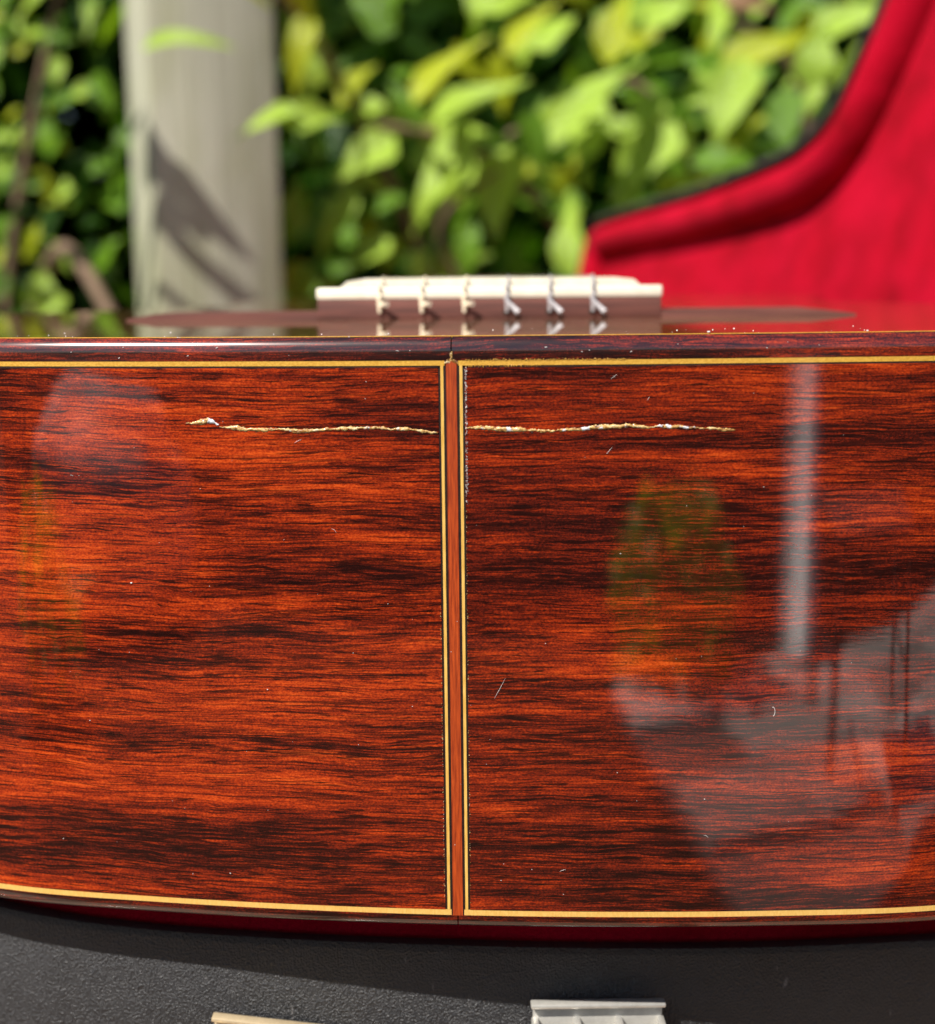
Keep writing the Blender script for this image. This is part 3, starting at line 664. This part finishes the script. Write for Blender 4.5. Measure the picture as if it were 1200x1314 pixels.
def shell_prof(i, p):
    z = rimz(p.x); zb = TZ + .0005
    return [(-.0006, z), (0, z - .0012), (.0004, z - .02), (.0006, (z + zb) / 2), (0, zb + .006), (-.004, zb), (-.006, zb), (-.006, z - .0012), (-.0035, z)]
ringsweep('shell', OUT, ON, shell_prof, M['tolex'], CASE, capf=5, xf=inv)
def roll_prof(c, r_, dz=0.0, n_=10, squash=1.0):
    def g_(i, p):
        z = rimz(p.x) + dz
        return [(c + r_ * math.cos(2 * math.pi * k / n_), z + r_ * squash * math.sin(2 * math.pi * k / n_)) for k in range(n_)]
    return g_
ringsweep('plush_lip', OUT, ON, roll_prof(-.0130, .0074, -.0002), M['plush'], CASE, xf=inv)
ringsweep('plush_lining', OUT, ON, lambda i, p: [(-.0065, rimz(p.x) - .008), (-.0065, TZ + .007), (-.012, TZ + .007), (-.012, rimz(p.x) - .008)], M['plush'], CASE, capf=2, xf=inv)
# lid: same outline, turned up about the hinge line and leaning outward
LEAN = R(12); ZH = ZC - .139
UPV = Vector((-HD.y * math.sin(LEAN), HD.x * math.sin(LEAN), math.cos(LEAN)))     # up the open lid
INV = HD.cross(UPV)
if INV.dot(HL) < 0: INV = -INV                                                     # towards the guitar
lid2 = [(-.198, .006), (-.2, .10), (-.198, .160), (-.192, .184), (-.172, .197), (-.10, .2015), (0, .2045), (.1, .2065), (.18, .209), (.286, .2146), (.37, .221), (.406, .229), (.427, .2395), (.440, .252), (.460, .282), (.485, .325), (.52, .36), (.57, .378), (.63, .372), (.69, .382), (.78, .425), (.86, .44), (.935, .40), (.985, .30), (.995, .2), (.975, .08), (.92, .02), (.80, .006), (.5, .004), (.2, .004), (-.08, .004)]
LO = catmull([(a, b, 0) for a, b in lid2], 8, closed=True); LN = normals2(LO)
def lidx(q): return HP + Vector((0, 0, ZH)) + HD * q.x + UPV * q.y + INV * q.z - CO
ringsweep('lid_shell', LO, LN, lambda i, p: [(0, .010), (.0008, .008), (.0008, -.030), (-.006, -.036), (-.012, -.036), (-.010, -.030), (-.004, -.028), (-.004, .010)], M['tolex'], CASE, capf=4, xf=lidx)
ringsweep('lid_rim', LO, LN, lambda i, p: [(-.0045 - .016 * (1 - math.cos(2 * math.pi * k / 14)) , -.006 + (.0175 if k < 7 else .018) * math.sin(2 * math.pi * k / 14)) for k in range(14)], M['plush'], CASE, xf=lidx)
# padded panel, gently quilted
bm = bmesh.new()
ctr = Vector((.4, .15, 0)); rings = []
for rr_ in range(9):
    fr = 1 - rr_ / 9.0; row = []
    for i, p in enumerate(LO):
        q = p - LN[i] * .026; b_ = Vector((q.x, .02 + (q.y - .02) * fr, 0)) if rr_ else q
        row.append(bm.verts.new(lidx(Vector((b_.x, b_.y, -.0075 + .0012 * math.sin(b_.x * 11) * math.sin(b_.y * 9 + 1))))))
    rings.append(row)
for a, b in zip(rings, rings[1:]):
    for i in range(len(LO)):
        j = (i + 1) % len(LO)
        try: bm.faces.new((a[i], a[j], b[j], b[i]))
        except ValueError: pass
bmesh.ops.recalc_face_normals(bm, faces=bm.faces); me_ = bpy.data.meshes.new('lid_panel'); bm.to_mesh(me_); bm.free()
me_.materials.append(M['plush']); me_.polygons.foreach_set('use_smooth', [True] * len(me_.polygons))
o = bpy.data.objects.new('lid_panel', me_); COL.objects.link(o); o.parent = CASE
for s in (.0, .35, .75):
    hp = H(s, -.012); MB().box(Vector((hp.x, hp.y, ZH - .012)) - CO, (.014, .06, .030), rot=(0, 0, math.atan2(-HD.x, HD.y) + math.pi), bev=.002).build('hinge', M['latch'], CASE)
# draw latches on the tail wall
def latch(x, ztop, rz, tilt, mat):
    i = min(range(len(OUT)), key=lambda k: abs(OUT[k].x - x) + (0 if OUT[k].y < .35 else 9)); p = OUT[i]
    b = MB(); W_, Hh = .0282, .044
    b.box((0, -.0006, -Hh / 2 - .001), (W_ - .001, .0012, Hh), bev=.0003)
    b.box((0, -.0015, -.0005), (W_, .0026, .0010), bev=.0003)
    for k in range(4): b.box((-W_ / 2 + .0009 + k * (W_ - .0018) / 3, -.0032, -Hh / 2 - .002), (.0015, .0050, Hh - .003), bev=.0004)
    o_ = b.build('latch', mat, CASE); o_.location = Vector((x, p.y - .0012, ztop)) - CO; o_.rotation_euler = (0, tilt, rz)
    lv_ = MB().box((0, -.0052, -.028), (.016, .003, .022), bev=.001).box((0, -.0066, -.039), (.016, .003, .006), rot=(.5, 0, 0), bev=.0008).build('lever', mat, o_)
    return o_
a = latch(.0262, ZC - .1496, R(1.5), R(.6), M['latch_grey']); a['label'] = 'nickel latch plate with upright ribs, under the centre strip'
b_ = latch(-.0408, ZC - .1543, R(-1), R(7), M['latch']); b_['label'] = 'sunlit cream coloured latch plate, further left'
hd_ = MB().tube(catmull([(-.055, 0, 0), (-.05, -.02, -.002), (-.02, -.03, -.006), (.02, -.03, -.006), (.05, -.02, -.002), (.055, 0, 0)], 5), .006, 8).build('handle', M['tolex'], CASE)
lp = H(.80, .447); hd_.location = Vector((lp.x - .002, lp.y, ZC - .19)) - CO; hd_.rotation_euler = (0, 0, R(-90))

# ------------------------------------------------------------------ unseen things, guessed or added only for the varnish to mirror
def golden(x, y, lab):
    gb = empty('golden_shrub', (x, y, 0), lab, 'shrub', group='unseen yellow green shrubs, guessed for the varnish to mirror')
    for i in range(230):
        a = rnd.uniform(0, 2 * math.pi); z = rnd.uniform(.05, .45); r_ = .27 * rnd.random() ** .5 * math.sin(math.pi * (z + .12) / .68)
        put_leaf(gb, Vector((x + r_ * math.cos(a), y + r_ * math.sin(a), z)), Vector((rnd.gauss(0, 1), rnd.gauss(0, 1), rnd.gauss(.3, 1))), Vector((rnd.gauss(-.4, .5), rnd.gauss(.2, .7), 1)), rnd.uniform(.07, .12), rnd.choice([0, 1, 3]), 'yellow')
golden(.40, -2.70, 'low yellow green shrub by the paving, unseen and guessed, mirrored right of the centre strip')
golden(-2.05, -2.0, 'low yellow green shrub on the lawn, unseen and guessed, mirrored at the left edge of the varnish')
from mathutils import noise as mn_
bm = bmesh.new(); bmesh.ops.create_icosphere(bm, subdivisions=4, radius=1)  # made-up rock, shaped to mirror as a soft pale patch
for v in bm.verts:
    k_ = 1 + .22 * mn_.noise(v.co * 1.3) + .10 * mn_.noise(v.co * 3.1 + Vector((3, 1, 2))) + .03 * mn_.noise(v.co * 9)
    v.co = Vector((v.co.x * .50, v.co.y * .40, v.co.z * .36)) * k_
me_ = bpy.data.meshes.new('boulder'); bm.to_mesh(me_); bm.free(); me_.materials.append(M['box_grey']); me_.polygons.foreach_set('use_smooth', [True] * len(me_.polygons))
o = bpy.data.objects.new('boulder', me_); COL.objects.link(o); o.location = (-2.40, -3.1, .31); tag(o, 'pale grey garden boulder added on the lawn for a hazy reflection at the upper left of the varnish', 'boulder')
ch = empty('reflection_stool', (.99, -2.08, .03), 'dark metal garden stool standing on the paving, added for its dark reflection in the varnish', 'stool', R(8))
for x in (-.19, .19):  # unseen stool, added so dark legs show in the reflection
    for y in (-.19, .19): MB().tube([(x * 1.15, y * 1.15, .025), (x, y, .46)], .013, 8).build('leg', M['chair_paint'], ch)
    MB().tube([(x * 1.08, -.205, .2), (x * 1.08, .205, .2)], .008, 6).build('stretcher', M['chair_paint'], ch)
MB().box((0, 0, .47), (.44, .44, .02), bev=.006).build('seat', M['chair_paint'], ch)
